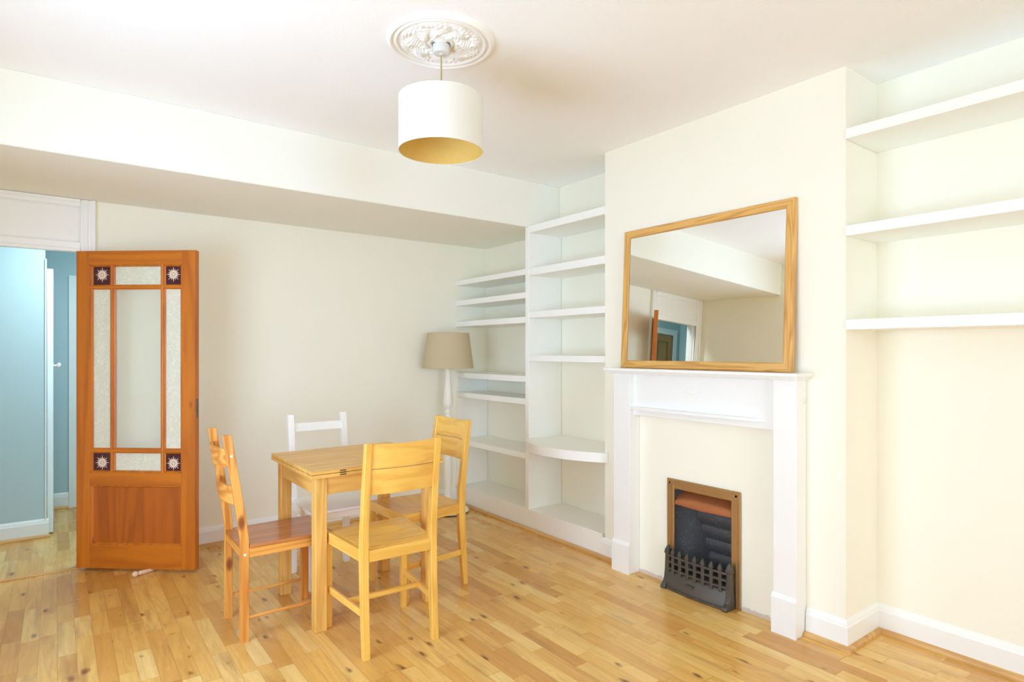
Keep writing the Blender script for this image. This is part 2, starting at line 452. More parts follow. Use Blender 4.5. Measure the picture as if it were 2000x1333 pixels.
struct(mitred('trim_3', QD, M['quad']['Y'], [(XB-.015, 4.575), (XB-.015, 2.62)], [(-1, 0)]))
struct(mitred('baseboard_left', SK, M['trim'], [(XL, YF), (XL, YB)], [(1, 0)]))
struct(mitred('baseboard_front', SK, M['trim'], [(XL, YF), (XA, YF)], [(0, 1)]))
# broken plaster edge under the fireplace infill
mb = MB(); rings = []
random.seed(3)
for y0, y1 in ((1.585, 1.79), (2.285, 2.49)):
    n = 16; rr = []
    for k in range(n+1):
        y = y0+(y1-y0)*k/n; z = .017+random.uniform(-.006, .008)
        rr.append([Vector((XB+.001, y, .0)), Vector((XB-.006-random.uniform(0, .003), y, .0)), Vector((XB-.005, y, z*.7)), Vector((XB+.001, y, z))])
    mb.loft(rr)
struct(mb.build('trim_4', M['rough_plaster']))

# ------------------------------------------------------------------ door casing and overpanel of the hall doorway
def doorway():
    d = struct(empty('doorway', (0, YB, 0)))
    t = M['trim']
    # lining
    mb = MB(); mb.box(DX1, DX1+.03, -.010, .12, 0, DH+.02); mb.box(DX0-.03, DX0, -.010, .12, 0, DH+.02); mb.box(DX0-.03, DX1+.03, -.009, .121, DH, DH+.045)
    mb.box(DX1-.012, DX1+.001, .03, .11, 0, DH); mb.box(DX0-.001, DX0+.012, .03, .11, 0, DH)
    mb.build('door_lining', t, d)
    # casing to the bulkhead soffit, stepped profile
    for sx in (1, -1):
        e = DX1 if sx > 0 else DX0; mb = MB()
        for a, c, th in ((0.0, .074, .018), (.012, .038, .024), (.054, .0755, .034)):
            x0, x1 = sorted((e+sx*a, e+sx*c)); mb.box(x0, x1, -th, 0, 0, ZB-.002, bev=.002)
        mb.build('door_casing', t, d)
    # head rail and over-panel
    mb = MB(); mb.box(DX0, DX1, -.020, 0, DH-.012, 2.022, bev=.002); mb.box(DX0, DX1, -.030, 0, DH-.014, DH+.008, bev=.003)
    mb.box(DX0, DX1, -.02, 0, 2.244, ZB-.002, bev=.002); mb.box(DX0, DX1, -.03, 0, 2.268, ZB-.002, bev=.003)
    mb.build('head_rail', t, d)
    B('over_panel', t, d, DX0, DX1, -.012, 0, 2.02, 2.245, bev=0)
    mb = MB(); a0, a1, c0, c1 = DX0+.004, DX1-.004, 2.026, 2.240
    mb.box(a0, a1, -.017, -.011, c0, c0+.006); mb.box(a0, a1, -.017, -.011, c1-.006, c1); mb.box(a0, a0+.006, -.017, -.011, c0, c1); mb.box(a1-.006, a1, -.017, -.011, c0, c1)
    mb.build('panel_bead', t, d)
doorway()
struct(B('threshold', M['quad']['X'], None, DX0, DX1, YB-.014, YB+.02, 0, .006, bev=.002))

# ------------------------------------------------------------------ hall
struct(B('floor_hall', M['floor'], None, -1.68, 1.5, YB+.0015, 7.0, -.06, 0, bev=0))
struct(B('ceiling_hall', M['ceil'], None, -1.68, 1.5, YB+.1, 7.0, 2.5, 2.56, bev=0))
HY = 5.54
mb = MB(); mb.box(-1.68, -.07, HY, HY+.1, 0, 2.5, bev=0)
struct(mb.build('wall_hall', M['blue']))
struct(B('wall_hall_end', M['blue'], None, -.9, 1.5, 6.46, 6.56, 0, 2.5, bev=0))
struct(B('wall_hall_right', M['blue'], None, 1.2, 1.3, YB+.1, 6.46, 0, 2.5, bev=0))
mb = MB(); mb.box(-1.68, DX0-.03, YB+.1, YB+.11, 0, 2.5, bev=0); mb.box(DX1+.03, 1.2, YB+.1, YB+.11, 0, 2.5, bev=0); mb.box(DX0-.03, DX1+.03, YB+.1, YB+.11, DH+.03, 2.5, bev=0)
struct(mb.build('wall_hall_near', M['blue']))
struct(B('wall_hall_recess', M['blue'], None, -.9, -.8, HY+.1, 6.46, 0, 2.5, bev=0))
struct(mitred('baseboard_hall', SK, M['halltrim'], [(-1.68, HY), (-.050, HY)], [(0, -1)]))
struct(mitred('baseboard_hall_end', SK, M['halltrim'], [(-.8, 6.46), (.08, 6.46)], [(0, -1)]))
struct(mitred('trim_5', QD, M['quad']['X'], [(-1.68, HY-.015), (-.040, HY-.015)], [(0, -1)]))
struct(mitred('trim_6', QD, M['quad']['X'], [(-.8, 6.445), (.08, 6.445)], [(0, -1)]))
mb = MB(); mb.box(-.072, -.062, HY-.010, HY+.10, 0, 2.02)
struct(mb.build('trim_7', M['halltrim']))
mb = MB(); mb.box(.078, .15, 6.435, 6.46, 0, 2.0); mb.box(.15, 1.0, 6.44, 6.46, 1.94, 2.0)
struct(mb.build('trim_8', M['halltrim']))
d2 = struct(empty('door_2', (-.060, HY+.06, 0)))
B('door_leaf', M['halltrim'], d2, 0, .036, 0, .72, .012, 1.955, bev=.002)
kb = MB().lathe([(.004, 0), (.022, .001), (.024, .004), (.010, .010), (.009, .022), (.014, .030), (.024, .038), (.027, .048), (.022, .058), (.010, .062)], seg=24).build('door_knob', M['plastic'], d2, True)
kb.rotation_euler = (0, PI/2, 0); kb.location = (.034, .05, 1.24); kb.scale = (.85, .85, .8)
# bare pine door on the far side of the hall, seen only in the mirror
def pine_hall_door(x0, w):
    d = struct(empty('door_3', (x0, HY, 0)))
    p = M['hallpine']
    for a, c in ((0, .09), (w-.09, w), (w/2-.045, w/2+.045)): B('door_stile', p['Z'], d, a, c, -.03, -.002, .01, 1.93, bev=.003)
    for a, c in ((.01, .2), (.75, .92), (1.83, 1.93)):
        mb = MB(); mb.box(.09, w/2-.045, -.029, -.003, a, c, bev=.003); mb.box(w/2+.045, w-.09, -.029, -.003, a, c, bev=.003); mb.build('door_rail', p['X'], d)
    B('door_panel', p['Z'], d, .09, w-.09, -.014, -.004, .15, 1.85, bev=0)
    mb = MB(); mb.box(-.08, 0, -.035, -.0005, 0, 1.94); mb.box(w, w+.08, -.035, -.0005, 0, 1.94); mb.box(-.08, w+.08, -.035, -.0005, 1.94, 2.02)
    mb.build('door_casing', M['halltrim'], d)
pine_hall_door(-1.40, .76)
struct(B('wall_hall_left', M['blue'], None, -1.68, -1.58, YB+.1, HY, 0, 2.5, bev=0))

# ------------------------------------------------------------------ glazed orange door
def orange_door():
    hx, hy = .092, 4.573; ang = math.atan2(4.089-4.573, .668-.092)
    d = struct(empty('door_1', (hx, hy, 0), ang))
    tag(d, 'orange pine door with etched glass and plum star corner panes, swung open into the room')
    D = M['door']; T = .044; W = .752; zb, zt = .016, 1.964
    # local: x along leaf, y 0..T away from camera (front face y=0)
    for a, c in ((0, .084), (W-.084, W)):
        B('stile', D['Z'], d, a, c, 0, T, zb, zt, bev=.002)
    for nm, a, c in (('top_rail', 1.880, zt), ('lock_rail', .528, .604), ('bottom_rail', zb, .158)):
        B(nm, D['X'], d, .084, W-.084, .0005, T-.0005, a, c, bev=.002)
    vm = [(.207, .240), (.527, .560)]; hm = [(.722, .754), (1.728, 1.757)]
    def bead(a, c, z0, z1, vert):
        mb = MB()
        if vert:
            m = (a+c)/2; h = (c-a)/2
            mb.prism([(a, .016), (m-h*.55, .010), (m-h*.5, .003), (m, .001), (m+h*.5, .003), (m+h*.55, .010), (c, .016), (c, T-.016), (m, T-.002), (a, T-.016)], 'Z', z0, z1)
        else:
            m = (z0+z1)/2; h = (z1-z0)/2
            mb.prism([(.016, z0), (.010, m-h*.55), (.003, m-h*.5), (.001, m), (.003, m+h*.5), (.010, m+h*.55), (.016, z1), (T-.016, z1), (T-.002, m), (T-.016, z0)], 'X', a, c)
        return mb
    G0, G1 = .604, 1.880
    for a, c in vm: bead(a, c, G0, G1, True).build('glazing_bar', D['Z'], d)
    for z0, z1 in hm: bead(.084, W-.084, z0, z1, False).build('glazing_bar', D['X'], d)
    # edge mouldings round glazing and panel
    def frame_mould(x0, x1, z0, z1, w=.018, name='moulding'):
        mb = MB()
        for s in (0, 1):
            yy = (.004, .016) if s == 0 else (T-.016, T-.004)
            y0, y1 = yy
            mb.hexa([(x0, y0, z0), (x0+w*.4, y0, z0), (x0+w, y1, z0), (x0, y1, z0), (x0, y0, z1), (x0+w*.4, y0, z1), (x0+w, y1, z1), (x0, y1, z1)], 0)
            mb.hexa([(x1-w*.4, y0, z0), (x1, y0, z0), (x1, y1, z0), (x1-w, y1, z0), (x1-w*.4, y0, z1), (x1, y0, z1), (x1, y1, z1), (x1-w, y1, z1)], 0)
            for zz, sg in ((z0, 1), (z1, -1)):
                mb.prism([(y0, zz), (y0, zz+sg*w*.35), (y1, zz+sg*w*.8), (y1, zz)], 'X', x0, x1)
        return mb.build(name, D['Z'], d)
    frame_mould(.084, W-.084, G0, G1, .016, 'glazing_moulding')
    frame_mould(.084, W-.084, .158, .528, .020, 'panel_moulding')
    B('lower_panel', M['door_panel']['Z'], d, .09, W-.09, .014, T-.014, .16, .526, bev=0)
    xs = [.09]+[q for v in vm for q in v]+[W-.09]; zs = [G0]+[q for v in hm for q in v]+[G1]
    xr = [(.09, .207), (.240, .527), (.560, W-.09)]; zr = [(G0, .722), (.754, 1.728), (1.757, G1)]
    for i, (a, c) in enumerate(xr):
        for j, (z0, z1) in enumerate(zr):
            if i != 1 and j != 1:
                p = B('star_pane', M['ruby'], d, a, c, .017, .025, z0, z1, bev=0)
                p['label'] = 'plum glass corner pane with a pale star'
                cx, cz, n = (a+c)/2, (z0+z1)/2, 16
                if i == 0: cx += .006
                else: cx -= .004
                mb = MB(); bot, top = [], []
                for k in range(n*2):
                    t = PI*k/n+PI/2
                    r = (.046 if (k//2) % 2 == 0 else .036) if k % 2 == 0 else .021
                    bot.append((cx+r*math.cos(t), .0172, cz+r*math.sin(t))); top.append((cx+r*math.cos(t), .0155, cz+r*math.sin(t)))
                mb.loft([bot, top]); mb.build('star_emblem', M['star'], p)
                mb = MB()
                rr = []
                for k in range(24):
                    t = 2*PI*k/24
                    rr.append([(cx+q*math.cos(t), y, cz+q*math.sin(t)) for q, y in ((.009, .0156), (.009, .0148), (.0125, .0148), (.0125, .0156))])
                rr.append(rr[0]); mb.loft(rr, cap=False); mb.build('star_ring', M['ring'], p)
            else:
                ctr = (i == 1 and j == 1)
                p = B('glass_pane', M['clear'] if ctr else M['etched'], d, a, c, .018, .024, z0, z1, bev=0)
                p['label'] = 'clear centre pane with painted haze' if ctr else 'etched patterned pane'
    # latch on the free edge and hinges
    B('latch_plate', M['steel'], d, W-.001, W+.002, .012, .032, .94, 1.06, bev=.001)
    MB().box(W, W+.010, .016, .028, .985, 1.008, bev=.003).build('latch_bolt', M['steel'], d)
    for z in (.22, .95, 1.72):
        MB().lathe([(.006, 0), (.006, .08)], (-.004, T/2+.01, z), 12).build('hinge', M['steel'], d, True)
orange_door()

# wooden peg lying under the door
pg = empty('wooden_peg', (.372, 4.232, .0175), math.radians(26.4), 'pale turned wooden peg lying on the floor under the orange door', 'peg')
pr = [(.002, -.017), (.010, -.0145), (.0155, -.008), (.0172, 0), (.0155, .008), (.010, .0145), (.0085, .019), (.0125, .024), (.0140, .030), (.0120, .035), (.0135, .040), (.0130, .060), (.0085, .100), (.0050, .125), (.0045, .150)]
o = MB().lathe([(r, z) for r, z in pr[:7]], seg=20).build('ball_end', M['peg'], pg, True); o.rotation_euler = (0, PI/2+.07, 0)
o = MB().lathe([(r, z) for r, z in pr[6:]], seg=20).build('shank', M['peg'], pg, True); o.rotation_euler = (0, PI/2+.07, 0)

# ------------------------------------------------------------------ built-in bookcase in the far alcove
def bookcase():
    t = empty('built_in_bookcase', (XB, 3.6, 0), 0, 'white built-in bookcase filling the corner alcove beside the chimney breast', 'bookcase')
    s = M['shelf']; e = .002
    oy = 3.6
    B('plinth', s, t, -.008, XA-XB-e, 2.80-oy, YB-oy-.017, 0, .155, bev=.002)
    B('upright', s, t, -.012, XA-XB-e, 3.562-oy, 3.604-oy, .155, ZB-.002, bev=.002)
    B('end_panel', s, t, -.004, XA-XB-e, 4.585-oy, YB-oy-.001, .155, 1.16, bev=.002)
    for a, c in ((2.240, 2.293), (1.918, 1.972), (1.597, 1.645), (1.273, 1.318)):
        B('shelf', s, t, -.010, XA-XB-e, YC1+.001-oy, 3.562-oy, a, c, bev=.002)
    for a, c in ((1.931, 1.974), (1.751, 1.797), (1.564, 1.611), (1.113, 1.159), (.942, .987), (.529, .573)):
        B('shelf', s, t, -.010, XA-XB-e, 3.604-oy, YB-oy-.001 if a > 1.16 else 4.585-oy, a, c, bev=.002)
    # bow-fronted shelf
    pts = [(XA-XB-e, YC1+.001-oy), (XA-XB-e, 3.562-oy)]
    y0, y1 = 3.575, 2.745; n = 28
    for k in range(n+1):
        f = k/n; y = y0+(y1-y0)*f
        bow = .165*math.sin(PI*min(1, f**.9))**.75 if 0 < f < 1 else 0
        pts.append((-.012-bow, y-oy))
    pts.append((-.001, y1-oy)); pts.append((-.001, YC1+.001-oy))
    p = MB().prism(pts, 'Z', .628, .690).build('bow_shelf', s, t, True, 30)
    p['label'] = 'curved bow-fronted shelf'
bookcase()

# ------------------------------------------------------------------ floating shelves in the near alcove
for i, (z, lb) in enumerate(((2.308, 'white floating shelf, highest of three beside the chimney breast, near the ceiling'),
                             (1.870, 'white floating shelf, middle one of three beside the chimney breast'),
                             (1.446, 'white floating shelf, lowest of three beside the chimney breast'))):
    sh = B('floating_shelf', M['shelf'], None, XB-.008, XA-.001, -.9, YC0-.001, z, z+.046, bev=.002)
    tag(sh, lb, 'shelf', 'floating shelves in the alcove beside the chimney breast')

# ------------------------------------------------------------------ fireplace surround
def surround():
    t = empty('fireplace_surround', (XB, 2.03, 0), 0, 'white painted wooden fireplace surround with mantel shelf and pilasters', 'fireplace')
    w = M['trim']; oy = 2.03
    for y0, y1 in ((2.486, 2.616), (1.456, 1.571)):
        p = B('pilaster', w, t, -.092, -.001, y0-oy, y1-oy, .0, 1.222, bev=.002)
        mb = MB(); a, c = y0-oy-.004, y1-oy+.004
        mb.box(-.106, -.092, a, c, 0, .172, bev=.001)
        mb.hexa([(-.106, a, .172), (-.092, a, .172), (-.092, c, .172), (-.106, c, .172), (-.093, a, .19), (-.092, a, .19), (-.092, c, .19), (-.093, c, .19)], 0)
        mb.build('plinth_block', w, p)
    f = B('frieze', w, t, -.056, -.001, 1.571-oy, 2.486-oy, .962, 1.222, bev=.002)
    # shallow ledge
    pts = []; a, c = 1.63-oy, 2.486-oy; n = 24
    pts.append((-.056, c)); 
    for k in range(n+1):
        q = k/n; y = c+(a-c)*q
        d = .034+.012*math.sin(PI*q)
        if q > .86: d *= math.sqrt(max(0, 1-((q-.86)/.14)**2))
        pts.append((-.056-d, y))
    MB().prism(pts, 'Z', 1.000, 1.014).build('ledge', w, t, True, 40)
    # diamond
    cy, cz = 2.058-oy, 1.128
    MB().loft([[(-.0555, cy-.062, cz), (-.0555, cy, cz-.027), (-.0555, cy+.062, cz), (-.0555, cy, cz+.027)],
               [(-.060, cy-.055, cz), (-.060, cy, cz-.023), (-.060, cy+.055, cz), (-.060, cy, cz+.023)]]).build('diamond_moulding', w, t)
    # bed mould and mantel
    mb = MB(); mb.box(-.118, -.001, 1.442-oy, 2.632-oy, 1.214, 1.224, bev=.003); mb.box(-.130, -.001, 1.434-oy, 2.642-oy, 1.222, 1.230, bev=.002)
    mb.build('bed_moulding', w, t)
    B('mantel_shelf', w, t, -.150, -.001, 1.424-oy, 2.650-oy, 1.229, 1.246, bev=.004, seg=2)
    mb = MB(); 
    pts = [(-.03, 1.456-oy, 1.105), (-.03, 1.448-oy, 1.105), (-.03, 1.442-oy, 1.112), (-.03, 1.440-oy, 1.122), (-.03, 1.446-oy, 1.131), (-.03, 1.453-oy, 1.131)]
    mb.tube(pts, .0016, 6); mb.build('cup_hook', w, t, True)
surround()

# ------------------------------------------------------------------ cast iron fire insert
def fire():
    t = empty('fire_insert', (XB, 2.034, 0), 0, 'bronze-framed inset fire with copper hood and ribbed black fireback', 'fire')
    oy = 2.034; A0, A1 = 1.797-oy, 2.271-oy; I0, I1 = 1.851-oy, 2.221-oy; zt, zi = .612, .557
    mb = MB()
    fr = -.012
    def bar(o0, i0, o1, i1):  # bevelled moulding bar as hexa with dished profile
        pass
    mb.box(fr, -.001, A0, I0, 0, zt, bev=.003); mb.box(fr, -.001, I1, A1, 0, zt, bev=.003); mb.box(fr, -.001, I0, I1, zi, zt, bev=.003)
    mb.build('frame', M['bronze'], t)
    mb = MB(); mb.box(fr-.004, fr, A0+.018, A0+.030, 0, zt-.018, bev=.001); mb.box(fr-.004, fr, A1-.030, A1-.018, 0, zt-.018, bev=.001); mb.box(fr-.004, fr, A0+.018, A1-.018, zt-.030, zt-.018, bev=.001)
    mb.build('frame_bead', M['bronze'], t)
    # hood: curved strip
    rings = []
    n = 10
    for k in range(9):
        y = I0+.003+(I1-I0-.006)*k/8
        q = abs(k-4)/4
        pr = []
        for a in range(n+1):
            f = a/n; ang = -.2+f*1.5
            pr.append(Vector((.005+.045*f**2-.012*math.cos(ang*2), y, .462+.005*q+.085*f-.018*f*q**4)))
        back = [Vector((p.x+.004, p.y, p.z)) for p in reversed(pr)]
        rings.append(pr+back)
    MB().loft(rings).build('hood', M['copper'], t, True, 50)
    B('gap_shade_slab', M['dark'], t, .06, .30, I0+.001, I1-.001, .548, .557, bev=0)  # dark slab, its colour stands for shade in the gap above the hood
    # cheeks: curved splayed sides
    for s in (0, 1):
        rings = []
        for z in (.001, .546):
            pr = []
            for k in range(13):
                f = k/12
                x = -.008+.21*f; off = .10*(1-math.cos(f*PI/2))
                y = (I1+.004-off) if s else (I0-.004+off)
                pr.append(Vector((x, y, z)))
            e = I1+.010 if s else I0-.010
            pr += [Vector((.205, e, z)), Vector((-.008, e, z))]
            rings.append(pr)
        MB().loft(rings).build('cheek', M['soot'], t, True, 40)
    # ribbed fireback, leaning forward towards the top
    rings = []; nz = 80
    pr = []
    for k in range(nz+1):
        f = k/nz; z = .10+.40*f
        x = .205-.10*max(0, f-.2) - .014*abs(math.sin(PI*5.0*f))**.7
        pr.append((x, z))
    outl = pr+[(.28, .50), (.28, .10)]
    MB().prism(outl, 'Y', I0+.055, I1-.055).build('fireback', M['soot'], t, True, 60)
    B('back_plate', M['soot'], t, .22, .30, I0+.001, I1-.001, .001, .548, bev=0)
    B('grate_base', M['dark'], t, .02, .215, I0+.02, I1-.02, .001, .085, bev=.004)
fire()

def fret():
    t = empty('fire_fret', (2.79, 2.03, 0), 0, 'black cast-iron fire front with spiked bars standing before the hearth opening', 'fire front')
    oy = 2.03; ir = M['iron']
    Y0, Y1 = 1.812-oy, 2.252-oy
    for yc in (Y0+.022, Y1-.022):
        rings = []
        # side profile in x-z swept across width: foot curves outward (to -x)
        prof = [(-.018, .000), (.034, .000), (.036, .02), (.030, .05), (.026, .09), (.024, .20), (.012, .232), (.000, .20), (-.002, .10), (-.006, .06), (-.016, .034), (-.040, .022), (-.046, .010), (-.040, .000)]
        mb = MB(); w = .015
        mb.prism(prof, 'Y', yc-w, yc+w)
        es = [e for e in mb.bm.edges if abs(e.verts[0].co.y-e.verts[1].co.y) < 1e-6]
        bmesh.ops.bevel(mb.bm, geom=es, offset=.003, segments=1, affect='EDGES', clamp_overlap=True)
        # pointed finial
        mb.loft([[(-.001, yc-.015, .188), (.023, yc-.015, .188), (.023, yc+.015, .188), (-.001, yc+.015, .188)],
                 [(-.004, yc-.0175, .197), (.026, yc-.0175, .197), (.026, yc+.0175, .197), (-.004, yc+.0175, .197)],
                 [(-.002, yc-.013, .216), (.024, yc-.013, .216), (.024, yc+.013, .216), (-.002, yc+.013, .216)],
                 [(.009, yc-.002, .240), (.013, yc-.002, .240), (.013, yc+.002, .240), (.009, yc+.002, .240)]])
        mb.build('post', ir, t)
    def bx(y): # gentle forward bow
        q = (y-(Y0+Y1)/2)/((Y1-Y0)/2); return -.018*(1-q*q)
    for z in (.112, .150, .186):
        mb = MB(); rr = []
        for k in range(17):
            y = Y0+.03+(Y1-Y0-.06)*k/16; x = bx(y)+.004
            rr.append([(x-.005, y, z-.0055), (x+.010, y, z-.0055), (x+.010, y, z+.0055), (x-.005, y, z+.0055)])
        mb.loft(rr); mb.build('cross_bar', ir, t)
    for k in range(7):
        y = Y0+.068+(Y1-Y0-.136)*k/6; x = bx(y)-.003
        mb = MB(); w = .0095
        mb.box(x, x+.014, y-w, y+w, .085, .196, bev=.002)
        mb.loft([[(x+.001, y-.008, .194), (x+.013, y-.008, .194), (x+.013, y+.008, .194), (x+.001, y+.008, .194)],
                 [(x-.001, y-.013, .203), (x+.015, y-.013, .203), (x+.015, y+.013, .203), (x-.001, y+.013, .203)],
                 [(x+.001, y-.010, .214), (x+.013, y-.010, .214), (x+.013, y+.010, .214), (x+.001, y+.010, .214)],
                 [(x+.006, y-.001, .232), (x+.008, y-.001, .232), (x+.008, y+.001, .232), (x+.006, y+.001, .232)]])
        mb.build('spiked_upright', ir, t)
    # ash cover: sloping curved apron
    mb = MB(); rr = []
    for k in range(17):
        y = Y0+.034+(Y1-Y0-.068)*k/16; b0 = bx(y)
        rr.append([(b0-.018, y, .016), (b0-.016, y, .030), (b0-.006, y, .055), (b0+.002, y, .088), (b0+.012, y, .098), (b0+.014, y, .088), (b0+.008, y, .05), (b0-.004, y, .016)])
    mb.loft(rr); cov = mb.build('ash_cover', ir, t, True, 40)
    mb = MB(); rr = []
    for k in range(17):
        y = Y0+.034+(Y1-Y0-.068)*k/16; b0 = bx(y)
        rr.append([(b0-.024, y, .004), (b0-.024, y, .016), (b0-.000, y, .020), (b0-.000, y, .004)])
    mb.loft(rr); mb.build('bottom_rail', ir, t)
    MB().box(-.040, -.020, .026-.024, .026+.024, .058, .068, bev=.004, seg=2).build('lift_knob', ir, cov)
fret()

# ------------------------------------------------------------------ leaning mirror
def mirror():
    y0, y1 = 1.497, 2.588; w = y1-y0; h = .843; dp = .024
    t = empty('wall_mirror', (2.787, y1, 1.2475), 0, 'large oak-framed rectangular mirror leaning on the mantel shelf', 'mirror')
    # local: x thickness (0 front .. dp back), y 0..-w, z up; lean about the bottom front edge
    lean = math.asin((XB-.002-2.787-dp)/h)
    t.rotation_euler = (0, lean, 0)
    fw = .046; m = M['mframe']
    def mit(a, c, hz):
        # mitred bar: polygon front outline extruded in x with a slight rounded front
        pass
    def bar(name, mat, out, inn):
        # out/inn: two (y,z) each : outer edge p0->p1, inner edge q0->q1
        (p0, p1), (q0, q1) = out, inn
        def lp(a, c, f): return (a[0]+(c[0]-a[0])*f, a[1]+(c[1]-a[1])*f)
        r = []
        for p, q in ((p0, q0), (p1, q1)):
            m1 = lp(p, q, .12); m2 = lp(p, q, .86)
            r.append([(dp, p[0], p[1]), (.004, p[0], p[1]), (0, m1[0], m1[1]), (.001, m2[0], m2[1]), (.006, q[0], q[1]), (dp, q[0], q[1])])
        MB().loft(r).build(name, mat, t)
    O = [(0, 0), (-w, 0), (-w, h), (0, h)]; I = [(-fw, fw), (-w+fw, fw), (-w+fw, h-fw), (-fw, h-fw)]
    for k, (nm, ax) in enumerate((('frame_bottom', 'Y'), ('frame_side', 'Z'), ('frame_top', 'Y'), ('frame_side', 'Z'))):
        j = (k+1) % 4
        bar(nm, m[ax], (O[k], O[j]), (I[k], I[j]))
    B('mirror_glass', M['mirror'], t, .009, .013, -w+fw-.004, -fw+.004, fw-.004, h-fw+.004, bev=0)
    B('backing_board', M['dark'], t, .014, .020, -w+.02, -.02, .02, h-.02, bev=0)
mirror()

# ------------------------------------------------------------------ ceiling medallion and pendant
LC = (1.283, 2.198)
def medallion():
    cx, cy = LC[0]-.008, LC[1]-.012; R = .222
    mb = MB(); nr, na = 64, 288; rings = []
    for i in range(nr+1):
        r = R*(1-i/nr)+.002; q = r/R; ring = []
        for k in range(na):
            th = 2*PI*k/na
            if q > .97: hgt = .004+.010*(1-q)/.03
            elif q > .90: hgt = .014+.006*math.sin(PI*(q-.90)/.07)
            elif q > .86: hgt = .010
            elif q > .80: hgt = .010+.008*math.sin(PI*(q-.80)/.06)
            elif q > .78: hgt = .007
            else:
                a = th*8
                leaf = abs(math.cos(a/2+1.2*math.sin(q*9)))
                scroll = .5+.5*math.sin(th*24+11*math.sin(q*13))
                beads = .5+.5*math.cos(th*48)
                hgt = .007+.012*leaf**1.5*math.sin(PI*min(1, q/.78))**.5+.005*scroll*(1 if q < .74 else 0)+.003*beads*(1 if .60 < q < .72 else 0)
                if q < .28: hgt = .010+.004*math.cos(q*60)
            if i == 0: hgt = 0
            ring.append(Vector((cx+r*math.cos(th), cy+r*math.sin(th), H-hgt)))
        rings.append(ring)
    mb.loft(rings)
    o = mb.build('ceiling_medallion', M['plaster'], None, True, 70)
    tag(o, 'round white plaster ceiling rose with raised leaf relief', 'ceiling rose')
M['plaster'] = paint('white_plaster', srgb(247, 245, 240), .7)
medallion()

def pendant():
    t = empty('pendant_lamp', (LC[0], LC[1], H-.012), 0, 'white drum pendant lampshade with gold lining hanging from ceiling rose', 'lamp')
    z = -(H-.012)
    MB().lathe([(.030, 2.636+z), (.038, 2.632+z), (.038, 2.628+z)], seg=40).build('mounting_plate', M['steel'], t, True)
    MB().lathe([(.036, 2.628+z), (.036, 2.626+z), (.0335, 2.598+z), (.031, 2.594+z), (.008, 2.592+z), (.006, 2.588+z), (.004, 2.588+z)], seg=40).build('ceiling_cup', M['plastic'], t, True)
    MB().tube([(0, 0, 2.59+z), (.001, 0, 2.5+z), (0, 0, 2.36+z)], .0032, 8).build('cord', M['cord'], t, True)
    hb = MB().lathe([(.008, 2.37+z), (.017, 2.36+z), (.018, 2.325+z), (.022, 2.32+z), (.022, 2.31+z), (.014, 2.305+z)], seg=24).build('lamp_holder', M['plastic'], t, True)
    MB().lathe([(.012, 2.306+z), (.013, 2.30+z), (.022, 2.285+z), (.027, 2.272+z), (.024, 2.258+z), (.012, 2.25+z), (.002, 2.248+z)], seg=24).build('bulb', M['plastic'], hb, True)
    r, z0, z1 = .176, 2.184+z, 2.404+z
    s = MB().lathe([(r-.0010, z0), (r, z0), (r, z1), (r-.0010, z1)], seg=96, cap=False).build('lamp_shade', M['shade_w'], t, True, 30)
    MB().lathe([(r-.0014, z0+.001), (r-.0014, z1-.001)], seg=96, cap=False).build('gold_lining', M['gold'], s, True)
    for zz in (z0+.001, z1-.001):
        mb = MB(); mb.tube([(r*math.cos(2*PI*k/48), r*math.sin(2*PI*k/48), zz) for k in range(49)], .0016, 6)
        mb.build('shade_rim', M['shade_w'], s, True)
    mb = MB()
    for k in range(3):
        a = 2*PI*k/3+.3
        mb.tube([(.02*math.cos(a), .02*math.sin(a), 2.318+z), (.17*math.cos(a), .17*math.sin(a), z1-.02), (.1745*math.cos(a), .1745*math.sin(a), z1-.003)], .0015, 6)
    mb.build('shade_carrier', M['steel'], s, True)
pendant()

